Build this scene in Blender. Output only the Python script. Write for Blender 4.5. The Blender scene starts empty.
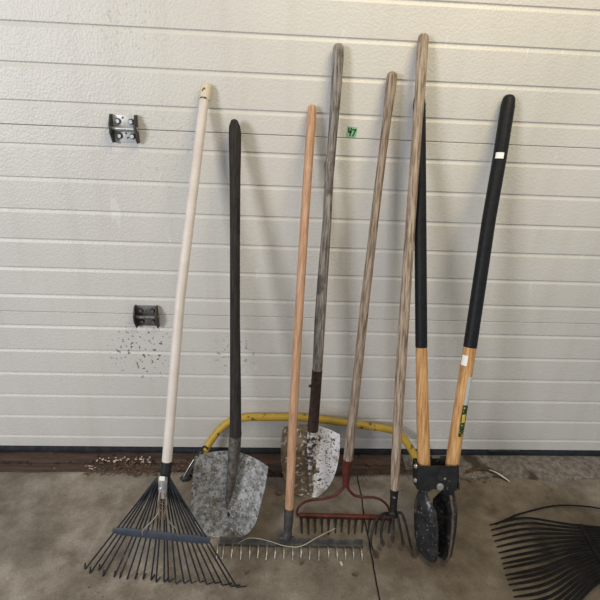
import bpy, bmesh, math, random
from mathutils import Vector, Matrix, noise
random.seed(7)
SC = bpy.context.scene
COL = SC.collection
V = Vector
# ------------------------------------------------------------------ camera
RV = V((0.9985572, -0.0339312, 0.0416192)); UV = V((-0.0240084, 0.4111688, 0.9112430)); FV = V((0.0480321, 0.9109275, -0.4097609))
CAM = V((0, -1.4414, 1.3606)); FPX = 451.0
SEC = 0.61                        # height of one door section
ZB = 0.0432                       # underside of the door above the floor
ZJ = 0.03355                      # z of the lowest section joint line (section 0 starts here)

cd = bpy.data.cameras.new('camera'); cam = bpy.data.objects.new('camera', cd); COL.objects.link(cam)
cd.sensor_width = 36; cd.lens = 36 * FPX / 600; cd.clip_start = 0.05
cam.matrix_world = Matrix(((RV.x, UV.x, -FV.x, CAM.x), (RV.y, UV.y, -FV.y, CAM.y), (RV.z, UV.z, -FV.z, CAM.z), (0, 0, 0, 1)))
SC.camera = cam

def ray(px, py): return FV * FPX + RV * (px - 300) + UV * (300 - py)
def W(px, py, y=0.0):
    d = ray(px, py); t = (y - CAM.y) / d.y; return CAM + d * t
def F(px, py, z=0.0):
    d = ray(px, py); t = (z - CAM.z) / d.z; return CAM + d * t

# ------------------------------------------------------------------ materials
def mat(name, c1, c2=None, scale=20, stretch=(1, 1, 1), rough=0.7, metal=0.0, bump=0.0, bscale=None, lo=0.35, hi=0.65, detail=6,
        spots=None, coat=0.0, spec=0.3):
    """two-tone noise material; spots = list of (colour, scale, threshold, softness) patches laid over it"""
    m = bpy.data.materials.new(name); m.use_nodes = True
    nt = m.node_tree; n = nt.nodes; l = nt.links
    b = n['Principled BSDF']; b.inputs['Roughness'].default_value = rough; b.inputs['Metallic'].default_value = metal
    b.inputs['Coat Weight'].default_value = coat; b.inputs['Specular IOR Level'].default_value = spec
    tc = n.new('ShaderNodeTexCoord'); mp = n.new('ShaderNodeMapping'); mp.inputs['Scale'].default_value = stretch
    l.new(tc.outputs['Object'], mp.inputs['Vector'])
    nz = n.new('ShaderNodeTexNoise'); nz.inputs['Scale'].default_value = scale; nz.inputs['Detail'].default_value = detail
    nz.inputs['Roughness'].default_value = 0.65
    l.new(mp.outputs[0], nz.inputs['Vector'])
    cr = n.new('ShaderNodeValToRGB'); cr.color_ramp.elements[0].position = lo; cr.color_ramp.elements[1].position = hi
    cr.color_ramp.elements[0].color = (*c1, 1); cr.color_ramp.elements[1].color = (*(c2 or c1), 1)
    l.new(nz.outputs['Fac'], cr.inputs['Fac'])
    out = cr.outputs['Color']
    for i, (c, sc, th, soft) in enumerate(spots or []):
        nn = n.new('ShaderNodeTexNoise'); nn.inputs['Scale'].default_value = sc; nn.inputs['Detail'].default_value = 5
        nn.noise_dimensions = '4D'; nn.inputs['W'].default_value = 3.7 * (i + 1)
        l.new(mp.outputs[0] if stretch != (1, 1, 1) and sc < 0 else tc.outputs['Object'], nn.inputs['Vector'])
        mr = n.new('ShaderNodeMapRange'); mr.inputs['From Min'].default_value = th; mr.inputs['From Max'].default_value = th + soft
        l.new(nn.outputs['Fac'], mr.inputs['Value'])
        mx = n.new('ShaderNodeMix'); mx.data_type = 'RGBA'; l.new(mr.outputs[0], mx.inputs['Factor'])
        l.new(out, mx.inputs['A']); mx.inputs['B'].default_value = (*c, 1); out = mx.outputs['Result']
    l.new(out, b.inputs['Base Color'])
    if bump:
        bn = n.new('ShaderNodeTexNoise'); bn.inputs['Scale'].default_value = bscale or scale * 2; bn.inputs['Detail'].default_value = 4
        l.new(mp.outputs[0], bn.inputs['Vector'])
        bp = n.new('ShaderNodeBump'); bp.inputs['Strength'].default_value = bump; bp.inputs['Distance'].default_value = 0.004
        l.new(bn.outputs['Fac'], bp.inputs['Height']); l.new(bp.outputs[0], b.inputs['Normal'])
    return m

def wood(name, c1, c2, rough=0.65, spots=None, scale=9, bump=0.25):
    return mat(name, c1, c2, scale=scale, stretch=(20, 20, 1.6), rough=rough, bump=bump, bscale=scale * 2, lo=0.38, hi=0.62, spots=spots)

M = {}
M['pole_white'] = mat('worn_white_paint', (.60, .53, .48), (.73, .67, .62), 8, rough=.4, spots=[((.35, .22, .13), 22, .70, .05)])
M['cap_cream'] = mat('chipped_cream_plastic', (.58, .50, .36), (.68, .61, .46), 40, rough=.6, spots=[((.10, .07, .04), 55, .58, .04)])
M['ferrule_black'] = mat('black_plastic', (.012, .012, .013), (.03, .03, .03), 30, rough=.45)
M['clamp_steel'] = mat('dull_steel', (.33, .32, .30), (.55, .54, .52), 60, rough=.35, metal=.8)
M['clamp_brown'] = mat('rusty_steel', (.10, .07, .05), (.25, .19, .14), 60, rough=.6, metal=.4)
M['wire'] = mat('wire_steel', (.52, .48, .42), (.66, .63, .58), 60, rough=.3, metal=.85)
M['tine_slate'] = mat('slate_enamel', (.010, .011, .015), (.020, .023, .030), 30, rough=.45, spots=[((.09, .07, .06), 18, .62, .08)])
M['band_slate'] = mat('slate_band_enamel', (.035, .043, .058), (.048, .058, .078), 30, rough=.45)
M['handle_dark'] = wood('dark_weathered_wood', (.013, .011, .0105), (.038, .032, .030), .8)
M['scoop_steel'] = mat('scuffed_galvanised_steel', (.23, .23, .22), (.48, .485, .49), 55, rough=.5, metal=.3, bump=.35, bscale=90, lo=.42, hi=.58,
                       spots=[((.17, .145, .11), 26, .53, .16), ((.055, .045, .035), 150, .585, .04), ((.62, .62, .61), 110, .60, .05)])
M['socket_grey'] = mat('dirty_grey_steel', (.06, .052, .044), (.20, .18, .16), 45, rough=.55, metal=.5, bump=.4, spots=[((.07, .05, .035), 90, .60, .06)])
M['wood_orange'] = wood('tan_ash_wood', (.38, .205, .115), (.58, .36, .23), .5, spots=[((.66, .47, .34), 12, .60, .1)])
M['rake_steel'] = mat('dark_grey_steel', (.055, .053, .052), (.115, .11, .105), 40, rough=.5, metal=.5, spots=[((.20, .18, .16), 25, .63, .1)])
M['tooth_steel'] = mat('worn_bright_steel', (.20, .18, .16), (.46, .43, .38), 60, rough=.35, metal=.7)
M['wood_grey'] = wood('silvered_grey_wood', (.085, .074, .066), (.33, .30, .27), .85, bump=.5, spots=[((.10, .085, .075), 18, .56, .1)])
M['socket_brown'] = mat('brown_rusty_steel', (.030, .019, .016), (.075, .045, .036), 50, rough=.65, metal=.3, bump=.3)
M['blade_white'] = mat('flaking_white_paint', (.70, .68, .68), (.84, .82, .82), 18, rough=.6, bump=.4, bscale=80,
                       spots=[((.11, .075, .05), 130, .58, .035), ((.10, .065, .045), 70, .59, .04), ((.22, .15, .09), 9, .57, .10)])
M['blade_mud'] = mat('muddy_rusted_steel', (.10, .072, .046), (.24, .18, .115), 40, rough=.8, bump=.5, bscale=80,
                     spots=[((.52, .49, .45), 70, .575, .06), ((.50, .43, .12), 16, .68, .06)])
M['frog_mix'] = mat('flaking_frog', (.05, .032, .026), (.62, .60, .58), 55, rough=.7, bump=.4, lo=.46, hi=.56)
M['wood_tan_grey'] = wood('weathered_tan_wood', (.13, .09, .065), (.40, .32, .25), .8, bump=.45)
M['wood_tan_light'] = wood('weathered_pale_wood', (.16, .112, .08), (.47, .375, .285), .8, bump=.45)
M['red_paint'] = mat('worn_red_paint', (.055, .013, .010), (.125, .026, .021), 40, rough=.5, spots=[((.07, .035, .025), 60, .58, .06)])
M['tooth_dark'] = mat('dark_rust_teeth', (.015, .010, .008), (.035, .022, .017), 60, rough=.7, metal=.2)
M['iron_black'] = mat('black_iron', (.014, .013, .013), (.045, .040, .037), 60, rough=.5, metal=.5, spots=[((.10, .065, .045), 70, .62, .06)])
M['shovel_rust'] = mat('dark_rust_iron', (.035, .024, .018), (.085, .055, .038), 90, rough=.75, metal=.2)
M['grip_black'] = mat('black_foam_grip', (.007, .0075, .009), (.013, .014, .016), 80, spec=.2, rough=.5, bump=.15, bscale=300)
M['wood_golden'] = wood('golden_ash_wood', (.38, .185, .065), (.66, .39, .17), .4, scale=7, bump=.1)
M['digger_black'] = mat('black_painted_steel', (.010, .010, .011), (.022, .022, .022), 40, rough=.42, spots=[((.16, .11, .08), 75, .66, .03)])
M['blade_scuffed'] = mat('scuffed_black_steel', (.014, .014, .015), (.05, .05, .052), 30, rough=.4, metal=.3,
                         spots=[((.24, .235, .23), 120, .62, .05), ((.22, .21, .20), 34, .64, .04), ((.12, .085, .06), 16, .60, .10)])
M['blade_edge'] = mat('rusty_blade_rim', (.07, .045, .03), (.16, .115, .08), 50, rough=.6, metal=.4)
M['bolt'] = mat('zinc_bolt', (.50, .50, .50), (.72, .71, .69), 60, rough=.3, metal=.9)
M['saw_yellow'] = mat('chipped_yellow_paint', (.43, .275, .035), (.54, .36, .06), 14, rough=.4, spots=[((.16, .10, .03), 48, .60, .04)])
M['saw_blade'] = mat('rusty_saw_steel', (.045, .028, .02), (.11, .07, .048), 30, rough=.6, metal=.4)
M['sticker_white'] = mat('white_paper', (.80, .79, .74), (.86, .85, .82), 50, rough=.6)
M['sticker_green'] = mat('green_tape', (.20, .44, .24), (.29, .54, .33), 60, rough=.5)
M['ink_green'] = mat('dark_green_ink', (.012, .07, .025), (.02, .10, .04), 60, rough=.5)
M['hinge_zinc'] = mat('spangled_zinc', (.42, .43, .42), (.68, .69, .67), 90, rough=.45, metal=.25)
M['hinge_dull'] = mat('tarnished_zinc', (.10, .10, .095), (.26, .255, .24), 70, rough=.5, metal=.6)
M['hinge_dark'] = mat('dark_hinge_steel', (.035, .033, .03), (.09, .085, .078), 60, rough=.5, metal=.5)
M['straw'] = mat('dry_straw', (.36, .31, .23), (.50, .45, .35), 30, rough=.7)
M['leaf_brown'] = mat('dry_leaf', (.075, .048, .033), (.17, .11, .07), 60, rough=.85)
M['chip_pale'] = mat('pale_leaf_scrap', (.42, .31, .25), (.66, .54, .46), 60, rough=.85)
M['pebble'] = mat('reddish_pebble', (.11, .065, .05), (.19, .12, .09), 60, rough=.8)
M['bark'] = mat('dark_bark', (.045, .028, .018), (.11, .07, .045), 60, rough=.9, bump=.5)
M['highlight_scrap'] = mat('highlight_scrap_white', (.55, .50, .46), (.75, .70, .66), 60, rough=.8)
M['seal'] = mat('black_rubber', (.012, .014, .018), (.03, .033, .04), 30, rough=.7)
M['sill_wood'] = mat('rotten_brown_board', (.045, .029, .022), (.11, .072, .056), 6, stretch=(1, 14, 14), rough=.85, bump=.6, bscale=30,
                     spots=[((.035, .02, .014), 30, .58, .06), ((.22, .16, .12), 42, .66, .05)])
M['mortar'] = mat('rough_mortar', (.11, .095, .08), (.25, .225, .195), 55, rough=.9, bump=1.0, bscale=60, spots=[((.06, .045, .035), 9, .56, .1)])
M['joint_dirt'] = mat('joint_dirt', (.03, .024, .018), (.07, .055, .042), 60, rough=.95)
M['lbl_grey'] = mat('label_silver', (.42, .45, .46), (.55, .58, .58), 60, rough=.4)
M['lbl_green'] = mat('label_green', (.008, .022, .010), (.05, .09, .03), 90, rough=.4, lo=.45, hi=.55, spots=[((.50, .42, .12), 110, .58, .04)])
M['lbl_yellow'] = mat('label_yellow', (.55, .42, .05), (.70, .58, .12), 60, rough=.4)

M['rake_black'] = mat('matt_black_plastic', (.006, .006, .006), (.014, .013, .012), 30, rough=.85, spec=.12)

def door_material():
    m = bpy.data.materials.new('embossed_cream_door'); m.use_nodes = True
    nt = m.node_tree; n = nt.nodes; l = nt.links; b = n['Principled BSDF']
    b.inputs['Roughness'].default_value = .42
    tc = n.new('ShaderNodeTexCoord')
    nz = n.new('ShaderNodeTexNoise'); nz.inputs['Scale'].default_value = 2.2; nz.inputs['Detail'].default_value = 5
    l.new(tc.outputs['Object'], nz.inputs['Vector'])
    cr = n.new('ShaderNodeValToRGB'); cr.color_ramp.elements[0].position = .3; cr.color_ramp.elements[1].position = .7
    cr.color_ramp.elements[0].color = (.60, .58, .54, 1); cr.color_ramp.elements[1].color = (.66, .64, .60, 1)
    l.new(nz.outputs['Fac'], cr.inputs['Fac'])
    out = cr.outputs['Color']
    def over(fac, colour):
        nonlocal out
        mx = n.new('ShaderNodeMix'); mx.data_type = 'RGBA'; l.new(fac, mx.inputs['Factor']); l.new(out, mx.inputs['A'])
        mx.inputs['B'].default_value = (*colour, 1); out = mx.outputs['Result']
    def math_(op, a, bb, clamp=False):
        k = n.new('ShaderNodeMath'); k.operation = op; k.use_clamp = clamp
        for i, v in enumerate((a, bb)):
            if isinstance(v, (int, float)): k.inputs[i].default_value = v
            else: l.new(v, k.inputs[i])
        return k.outputs[0]
    def noisef(scale, th, soft, stretch=(1, 1, 1), w=0):
        mp = n.new('ShaderNodeMapping'); mp.inputs['Scale'].default_value = stretch; mp.inputs['Location'].default_value = (w, w, w)
        l.new(tc.outputs['Object'], mp.inputs['Vector'])
        k = n.new('ShaderNodeTexNoise'); k.inputs['Scale'].default_value = scale; k.inputs['Detail'].default_value = 3
        l.new(mp.outputs[0], k.inputs['Vector'])
        r = n.new('ShaderNodeMapRange'); r.inputs['From Min'].default_value = th; r.inputs['From Max'].default_value = th + soft
        l.new(k.outputs['Fac'], r.inputs['Value']); return r.outputs[0]
    def blob(c, rad):          # soft patch round a point on the door, in metres
        d = n.new('ShaderNodeVectorMath'); d.operation = 'DISTANCE'; l.new(tc.outputs['Object'], d.inputs[0]); d.inputs[1].default_value = c
        r = n.new('ShaderNodeMapRange'); r.inputs['From Min'].default_value = rad; r.inputs['From Max'].default_value = rad * .6
        l.new(d.outputs['Value'], r.inputs['Value']); return r.outputs[0]
    # grubby vertical run marks, and dark flecks of dirt sprayed near the hinges
    over(math_('MULTIPLY', noisef(5, .50, .25, (3.2, 1, .25), 3), .22), (.47, .42, .35))
    fl = noisef(75, .60, .03)
    for c, rad, k in ((W(143, 352), .14, .9), (W(235, 355), .10, .5), (W(120, 20), .14, .22), (W(160, 150), .16, .15)):
        over(math_('MULTIPLY', math_('MULTIPLY', fl, blob(c, rad)), k), (.10, .085, .075))
    over(math_('MULTIPLY', noisef(110, .75, .02, (1, 1, 1), 9), .5), (.2, .17, .14))
    # pale scuffs low on the door
    over(math_('MULTIPLY', noisef(16, .68, .03, (1, 1, .35), 5), .35), (.78, .77, .76))
    l.new(out, b.inputs['Base Color'])
    vo = n.new('ShaderNodeTexVoronoi'); vo.feature = 'SMOOTH_F1'; vo.inputs['Scale'].default_value = 190
    l.new(tc.outputs['Object'], vo.inputs['Vector'])
    nb = n.new('ShaderNodeTexNoise'); nb.inputs['Scale'].default_value = 110; l.new(tc.outputs['Object'], nb.inputs['Vector'])
    ad = math_('ADD', vo.outputs['Distance'], nb.outputs['Fac'])
    bp = n.new('ShaderNodeBump'); bp.inputs['Strength'].default_value = .28; bp.inputs['Distance'].default_value = .003
    l.new(ad, bp.inputs['Height']); l.new(bp.outputs[0], b.inputs['Normal'])
    return m
M['door'] = door_material()

def floor_material():
    m = bpy.data.materials.new('stained_concrete'); m.use_nodes = True
    nt = m.node_tree; n = nt.nodes; l = nt.links; b = n['Principled BSDF']; b.inputs['Roughness'].default_value = .72
    tc = n.new('ShaderNodeTexCoord')
    def nz(scale, c1, c2, lo, hi, prev=None, fac=.5, det=6, off=0):
        mp = n.new('ShaderNodeMapping'); mp.inputs['Location'].default_value = (off, off, 0); l.new(tc.outputs['Object'], mp.inputs['Vector'])
        k = n.new('ShaderNodeTexNoise'); k.inputs['Scale'].default_value = scale; k.inputs['Detail'].default_value = det; k.inputs['Roughness'].default_value = .62
        l.new(mp.outputs[0], k.inputs['Vector'])
        r = n.new('ShaderNodeValToRGB'); r.color_ramp.elements[0].position = lo; r.color_ramp.elements[1].position = hi
        r.color_ramp.elements[0].color = (*c1, 1); r.color_ramp.elements[1].color = (*c2, 1); l.new(k.outputs['Fac'], r.inputs['Fac'])
        return r.outputs['Color']
    a = nz(3.2, (.125, .103, .078), (.275, .244, .203), .34, .66)
    def mul(a, bcol, f=1.0):
        mx = n.new('ShaderNodeMix'); mx.data_type = 'RGBA'; mx.blend_type = 'MULTIPLY'; mx.inputs['Factor'].default_value = f
        l.new(a, mx.inputs['A']); l.new(bcol, mx.inputs['B']); return mx.outputs['Result']
    a = mul(a, nz(11, (.66, .62, .56), (1.15, 1.15, 1.15), .36, .62, off=4))
    a = mul(a, nz(160, (.80, .79, .77), (1.1, 1.1, 1.1), .3, .7, off=2, det=3))
    a = mul(a, nz(5, (.55, .47, .38), (1, 1, 1), .30, .42, off=11))
    def patch(c, rad, colour, k):
        nonlocal a
        dd = n.new('ShaderNodeVectorMath'); dd.operation = 'DISTANCE'; dd.inputs[1].default_value = c
        wn = n.new('ShaderNodeTexNoise'); wn.inputs['Scale'].default_value = 6; wn.inputs['Detail'].default_value = 5; l.new(tc.outputs['Object'], wn.inputs['Vector'])
        av = n.new('ShaderNodeVectorMath'); av.operation = 'MULTIPLY_ADD'; av.inputs[1].default_value = (.22, .22, 0); l.new(wn.outputs['Color'], av.inputs[0]); l.new(tc.outputs['Object'], av.inputs[2])
        l.new(av.outputs[0], dd.inputs[0])
        r = n.new('ShaderNodeMapRange'); r.inputs['From Min'].default_value = rad; r.inputs['From Max'].default_value = rad * .75; r.inputs['To Max'].default_value = k; l.new(dd.outputs['Value'], r.inputs['Value'])
        mx = n.new('ShaderNodeMix'); mx.data_type = 'RGBA'; mx.blend_type = 'MULTIPLY'; l.new(r.outputs[0], mx.inputs['Factor']); l.new(a, mx.inputs['A']); mx.inputs['B'].default_value = (*colour, 1)
        a = mx.outputs['Result']
    # oily brown stain soaked in at the right, smaller darker patches, a paler left side
    patch(F(520, 545) + V((.11, .11, 0)), .42, (.66, .60, .50), .9); patch(F(405, 545) + V((.11, .11, 0)), .16, (.74, .68, .62), .8)
    patch(F(110, 540) + V((.11, .11, 0)), .50, (1.35, 1.36, 1.40), .8); patch(F(250, 500) + V((.11, .11, 0)), .16, (.72, .68, .62), .7)
    # long pale scratches dragged across the slab
    for (p0, p1, w, k) in ((F(131, 482), F(84, 560), .0018, .13), (F(143, 575), F(130, 600), .0016, .12), (F(128, 502), F(99, 520), .0012, .08)):
        d = (p1 - p0); L = d.length; d.normalize()
        s = n.new('ShaderNodeVectorMath'); s.operation = 'SUBTRACT'; l.new(tc.outputs['Object'], s.inputs[0]); s.inputs[1].default_value = p0
        def dot(v):
            q = n.new('ShaderNodeVectorMath'); q.operation = 'DOT_PRODUCT'; l.new(s.outputs[0], q.inputs[0]); q.inputs[1].default_value = v; return q.outputs['Value']
        nn = n.new('ShaderNodeTexNoise'); nn.inputs['Scale'].default_value = 28; l.new(tc.outputs['Object'], nn.inputs['Vector'])
        ma = n.new('ShaderNodeMath'); ma.operation = 'ABSOLUTE'; l.new(dot((-d.y, d.x, 0)), ma.inputs[0])
        r = n.new('ShaderNodeMapRange'); r.inputs['From Min'].default_value = w * 2; r.inputs['From Max'].default_value = w * .4; l.new(ma.outputs[0], r.inputs['Value'])
        al = n.new('ShaderNodeMath'); al.operation = 'COMPARE'; al.inputs[1].default_value = L / 2; al.inputs[2].default_value = L / 2; l.new(dot(tuple(d)), al.inputs[0])
        m1 = n.new('ShaderNodeMath'); m1.operation = 'MULTIPLY'; l.new(r.outputs[0], m1.inputs[0]); l.new(al.outputs[0], m1.inputs[1])
        m2 = n.new('ShaderNodeMath'); m2.operation = 'MULTIPLY'; l.new(m1.outputs[0], m2.inputs[0]); l.new(nn.outputs['Fac'], m2.inputs[1])
        m3 = n.new('ShaderNodeMath'); m3.operation = 'MULTIPLY'; l.new(m2.outputs[0], m3.inputs[0]); m3.inputs[1].default_value = k * 2
        mx = n.new('ShaderNodeMix'); mx.data_type = 'RGBA'; l.new(m3.outputs[0], mx.inputs['Factor']); l.new(a, mx.inputs['A']); mx.inputs['B'].default_value = (.55, .52, .47, 1)
        a = mx.outputs['Result']
    l.new(a, b.inputs['Base Color'])
    k = n.new('ShaderNodeTexNoise'); k.inputs['Scale'].default_value = 70; k.inputs['Detail'].default_value = 6; l.new(tc.outputs['Object'], k.inputs['Vector'])
    bp = n.new('ShaderNodeBump'); bp.inputs['Strength'].default_value = .3; bp.inputs['Distance'].default_value = .004
    l.new(k.outputs['Fac'], bp.inputs['Height']); l.new(bp.outputs[0], b.inputs['Normal'])
    return m
M['floor'] = floor_material()

# ------------------------------------------------------------------ mesh building
class MB:
    def __init__(s): s.v = []; s.f = []; s.mi = []; s.cur = 0
    def add(s, vs, fs):
        o = len(s.v); s.v += [V(p) for p in vs]
        for f in fs: s.f.append([i + o for i in f]); s.mi.append(s.cur)
    def tube(s, pts, rad, n=10, caps=True, squash=None, ref=None):
        """round tube through pts; rad a number or list; squash=(a,b) scales the two cross axes"""
        pts = [V(p) for p in pts]; k = len(pts)
        if isinstance(rad, (int, float)): rad = [rad] * k
        t0 = (pts[1] - pts[0]).normalized()
        u = V(ref) if ref else (V((0, 0, 1)) if abs(t0.z) < .8 else V((1, 0, 0)))
        vs = []
        for i, p in enumerate(pts):
            t = (pts[min(i + 1, k - 1)] - pts[max(i - 1, 0)]).normalized()
            u = (u - t * u.dot(t)).normalized(); w = t.cross(u)
            a, b = squash or (1, 1)
            for j in range(n):
                q = 2 * math.pi * j / n
                vs.append(p + (u * math.cos(q) * a + w * math.sin(q) * b) * rad[i])
        fs = [[i * n + j, i * n + (j + 1) % n, (i + 1) * n + (j + 1) % n, (i + 1) * n + j] for i in range(k - 1) for j in range(n)]
        if caps: fs += [list(range(n))[::-1], [(k - 1) * n + j for j in range(n)]]
        s.add(vs, fs); return s
    def box(s, c, sz, rot=None, bev=0.0):
        c = V(c); h = V(sz) / 2
        if not bev:
            vs = [V((x * h.x, y * h.y, z * h.z)) for x in (-1, 1) for y in (-1, 1) for z in (-1, 1)]
            fs = [[0, 1, 3, 2], [4, 6, 7, 5], [0, 4, 5, 1], [2, 3, 7, 6], [0, 2, 6, 4], [1, 5, 7, 3]]
        else:
            bm = bmesh.new(); bmesh.ops.create_cube(bm, size=1)
            for v in bm.verts: v.co = V((v.co.x * sz[0], v.co.y * sz[1], v.co.z * sz[2]))
            bmesh.ops.bevel(bm, geom=bm.edges[:], offset=bev, segments=2, affect='EDGES', profile=.5)
            bm.verts.index_update(); vs = [v.co.copy() for v in bm.verts]; fs = [[v.index for v in f.verts] for f in bm.faces]; bm.free()
        if rot is not None: vs = [rot @ v for v in vs]
        s.add([c + v for v in vs], fs); return s
    def sheet(s, rows, th, nrm):
        """grid of points given a thickness th along nrm (a vector or function of point)"""
        r = len(rows); c = len(rows[0]); top = [V(p) for row in rows for p in row]
        nr = V(nrm); bot = [p + nr * th for p in top]; N = r * c
        fs = []
        for i in range(r - 1):
            for j in range(c - 1):
                a = [i * c + j, i * c + j + 1, (i + 1) * c + j + 1, (i + 1) * c + j]
                fs.append(a); fs.append([x + N for x in a[::-1]])
        rim = [j for j in range(c)] + [i * c + c - 1 for i in range(1, r)] + [(r - 1) * c + j for j in range(c - 2, -1, -1)] + [i * c for i in range(r - 2, 0, -1)]
        for a, b in zip(rim, rim[1:] + rim[:1]): fs.append([b, a, a + N, b + N])
        s.add(top + bot, fs); return s
    def lump(s, c, r, seed=0, amp=.25, sq=(1, 1, 1), sub=2):
        bm = bmesh.new(); bmesh.ops.create_icosphere(bm, subdivisions=sub, radius=1); bm.verts.index_update()
        vs = []
        for v in bm.verts:
            k = 1 + amp * noise.noise(v.co * 1.7 + V((seed * 3.1, seed, 0)))
            vs.append(V(c) + V((v.co.x * sq[0], v.co.y * sq[1], v.co.z * sq[2])) * r * k)
        fs = [[v.index for v in f.verts] for f in bm.faces]; bm.free(); s.add(vs, fs); return s
    def prism(s, poly, y0, y1, axis='y'):
        n = len(poly)
        if axis == 'y': vs = [(a, y0, b) for a, b in poly] + [(a, y1, b) for a, b in poly]
        else: vs = [(y0, a, b) for a, b in poly] + [(y1, a, b) for a, b in poly]
        s.add(vs, [list(range(n)), [n + i for i in range(n)][::-1]] + [[(i + 1) % n, i, n + i, n + (i + 1) % n] for i in range(n)]); return s
    def build(s, name, mats, parent=None, smooth=True, angle=38, kind=None, mods=None):
        me = bpy.data.meshes.new(name); me.from_pydata([tuple(v) for v in s.v], [], s.f)
        for m in (mats if isinstance(mats, (list, tuple)) else [mats]): me.materials.append(m)
        for p, k in zip(me.polygons, s.mi): p.material_index = k
        bm = bmesh.new(); bm.from_mesh(me); bmesh.ops.recalc_face_normals(bm, faces=bm.faces[:]); bm.to_mesh(me); bm.free()
        if smooth:
            for p in me.polygons: p.use_smooth = True
            me.set_sharp_from_angle(angle=math.radians(angle))
        o = bpy.data.objects.new(name, me); COL.objects.link(o)
        if parent: o.parent = parent
        if kind: o['kind'] = kind
        return o

def tag(o, label, cat, group=None):
    o['label'] = label; o['category'] = cat
    if group: o['group'] = group
    return o

class Tool:
    """a leaning tool: Empty at its foot, local z up the handle, local x across it, local y towards the door"""
    def __init__(s, name, label, cat, top, foot, group=None):
        s.o = bpy.data.objects.new(name, None); s.o.empty_display_size = .1; COL.objects.link(s.o)
        z = (top - foot).normalized(); x = (V((1, 0, 0)) - z * z.x).normalized(); y = z.cross(x)
        s.m = Matrix(((x.x, y.x, z.x, foot.x), (x.y, y.y, z.y, foot.y), (x.z, y.z, z.z, foot.z), (0, 0, 0, 1)))
        s.o.matrix_world = s.m; s.inv = s.m.inverted(); s.B = foot; s.y = y
        tag(s.o, label, cat, group)
    def loc(s, w): return s.inv @ w
    def at(s, px, py, dy=0.0):
        d = ray(px, py); p0 = s.B + s.y * dy
        t = (p0 - CAM).dot(s.y) / d.dot(s.y); return s.inv @ (CAM + d * t)
    def wid(s, px, py, w):
        p = s.m @ s.at(px, py); return w * (p - CAM).dot(FV) / FPX
    def rod(s, name, m, prof, n=16, dome=True, dy=0.0, sub=4, parent=None):
        pts = [s.at(a, b, dy) for a, b, w in prof]; rr = [s.wid(a, b, w) / 2 for a, b, w in prof]
        P = []; Rr = []
        for i in range(len(pts) - 1):
            for k in range(sub):
                P.append(pts[i].lerp(pts[i + 1], k / sub)); Rr.append(rr[i] + (rr[i + 1] - rr[i]) * k / sub)
        P.append(pts[-1]); Rr.append(rr[-1])
        if dome:
            t = (P[0] - P[1]).normalized(); r = Rr[0]; pre = []
            for a in (75, 50, 25): pre.append((P[0] + t * r * .8 * math.sin(math.radians(a)), r * math.cos(math.radians(a))))
            P = [p for p, _ in pre] + P; Rr = [q for _, q in pre] + Rr
        return MB().tube(P, Rr, n).build(name, m, parent or s.o, angle=50)

def bez(pts, n=6):
    """Catmull-Rom through pts"""
    pts = [V(p) for p in pts]; out = []
    for i in range(len(pts) - 1):
        a = pts[max(i - 1, 0)]; b = pts[i]; c = pts[i + 1]; d = pts[min(i + 2, len(pts) - 1)]
        for k in range(n):
            t = k / n
            out.append(.5 * ((2 * b) + (c - a) * t + (2 * a - 5 * b + 4 * c - d) * t * t + (3 * b - a - 3 * c + d) * t ** 3))
    out.append(pts[-1]); return out

def hexbolt(mb, c, r, h, ny):
    c = V(c); ny = V(ny).normalized()
    mb.tube([c, c + ny * h * .35], r * 1.5, 14); mb.tube([c + ny * h * .3, c + ny * h], r, 6)

# ------------------------------------------------------------------ the setting
XL, XR = -2.6, 2.6
door = bpy.data.objects.new('door_1', None); COL.objects.link(door); door['kind'] = 'structure'
gm, gs = 0.10234 * SEC, 0.16112 * SEC
for n in range(4):
    z0 = ZJ + n * SEC + .0005 if n else ZB
    z1 = ZJ + (n + 1) * SEC - .0005
    prof = [(.045, z0), (.003, z0), (.0008, z0 + .0006), (0, z0 + .002)]
    for k in range(6):
        g = ZJ + n * SEC + gm + k * gs
        prof += [(0, g - .0085), (.0006, g - .0070), (.0024, g - .0025), (.0034, g + .0008), (.0034, g + .0028), (.0010, g + .0052), (0, g + .0062)]
    prof += [(0, z1 - .0015), (.0008, z1 - .0004), (.003, z1), (.045, z1)]
    N = len(prof); xs = [XL + (XR - XL) * i / 12 for i in range(13)]
    vs = [(x, y, z) for x in xs for y, z in prof]
    fs = [[i * N + j, i * N + (j + 1) % N, (i + 1) * N + (j + 1) % N, (i + 1) * N + j] for i in range(12) for j in range(N)]
    mb = MB(); mb.add(vs, fs + [list(range(N)), [12 * N + j for j in range(N)]])
    mb.build('door_section', M['door'], door, angle=20)
# rubber strip under the lowest section: a soft lip that droops to the sill
mb = MB(); rows = []
for i in range(66):
    x = XL + (XR - XL) * i / 65; w = .003 * noise.noise(V((x * 7, 0, 0)))
    rows.append([(x, .040, .0105), (x, .012 + w, .0095 + w * .4), (x, .001 + w, .013), (x, -.002 + w, .024), (x, .002, .034), (x, .004, ZB + .001), (x, .040, ZB + .001)])
N = 7
mb.add([p for r in rows for p in r], [[i * N + j, i * N + (j + 1) % N, (i + 1) * N + (j + 1) % N, (i + 1) * N + j] for i in range(65) for j in range(N)] + [list(range(N)), [65 * N + j for j in range(N)]])
mb.build('bottom_seal', M['seal'], door, kind='structure')
# galvanised seal retainer at the right-hand end
a = W(487, 452); b = W(519, 453)
MB().box(((a.x + b.x) / 2, -.003, .040), (b.x - a.x, .006, .010), bev=.001).build('seal_retainer', M['hinge_dark'], door)

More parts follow.
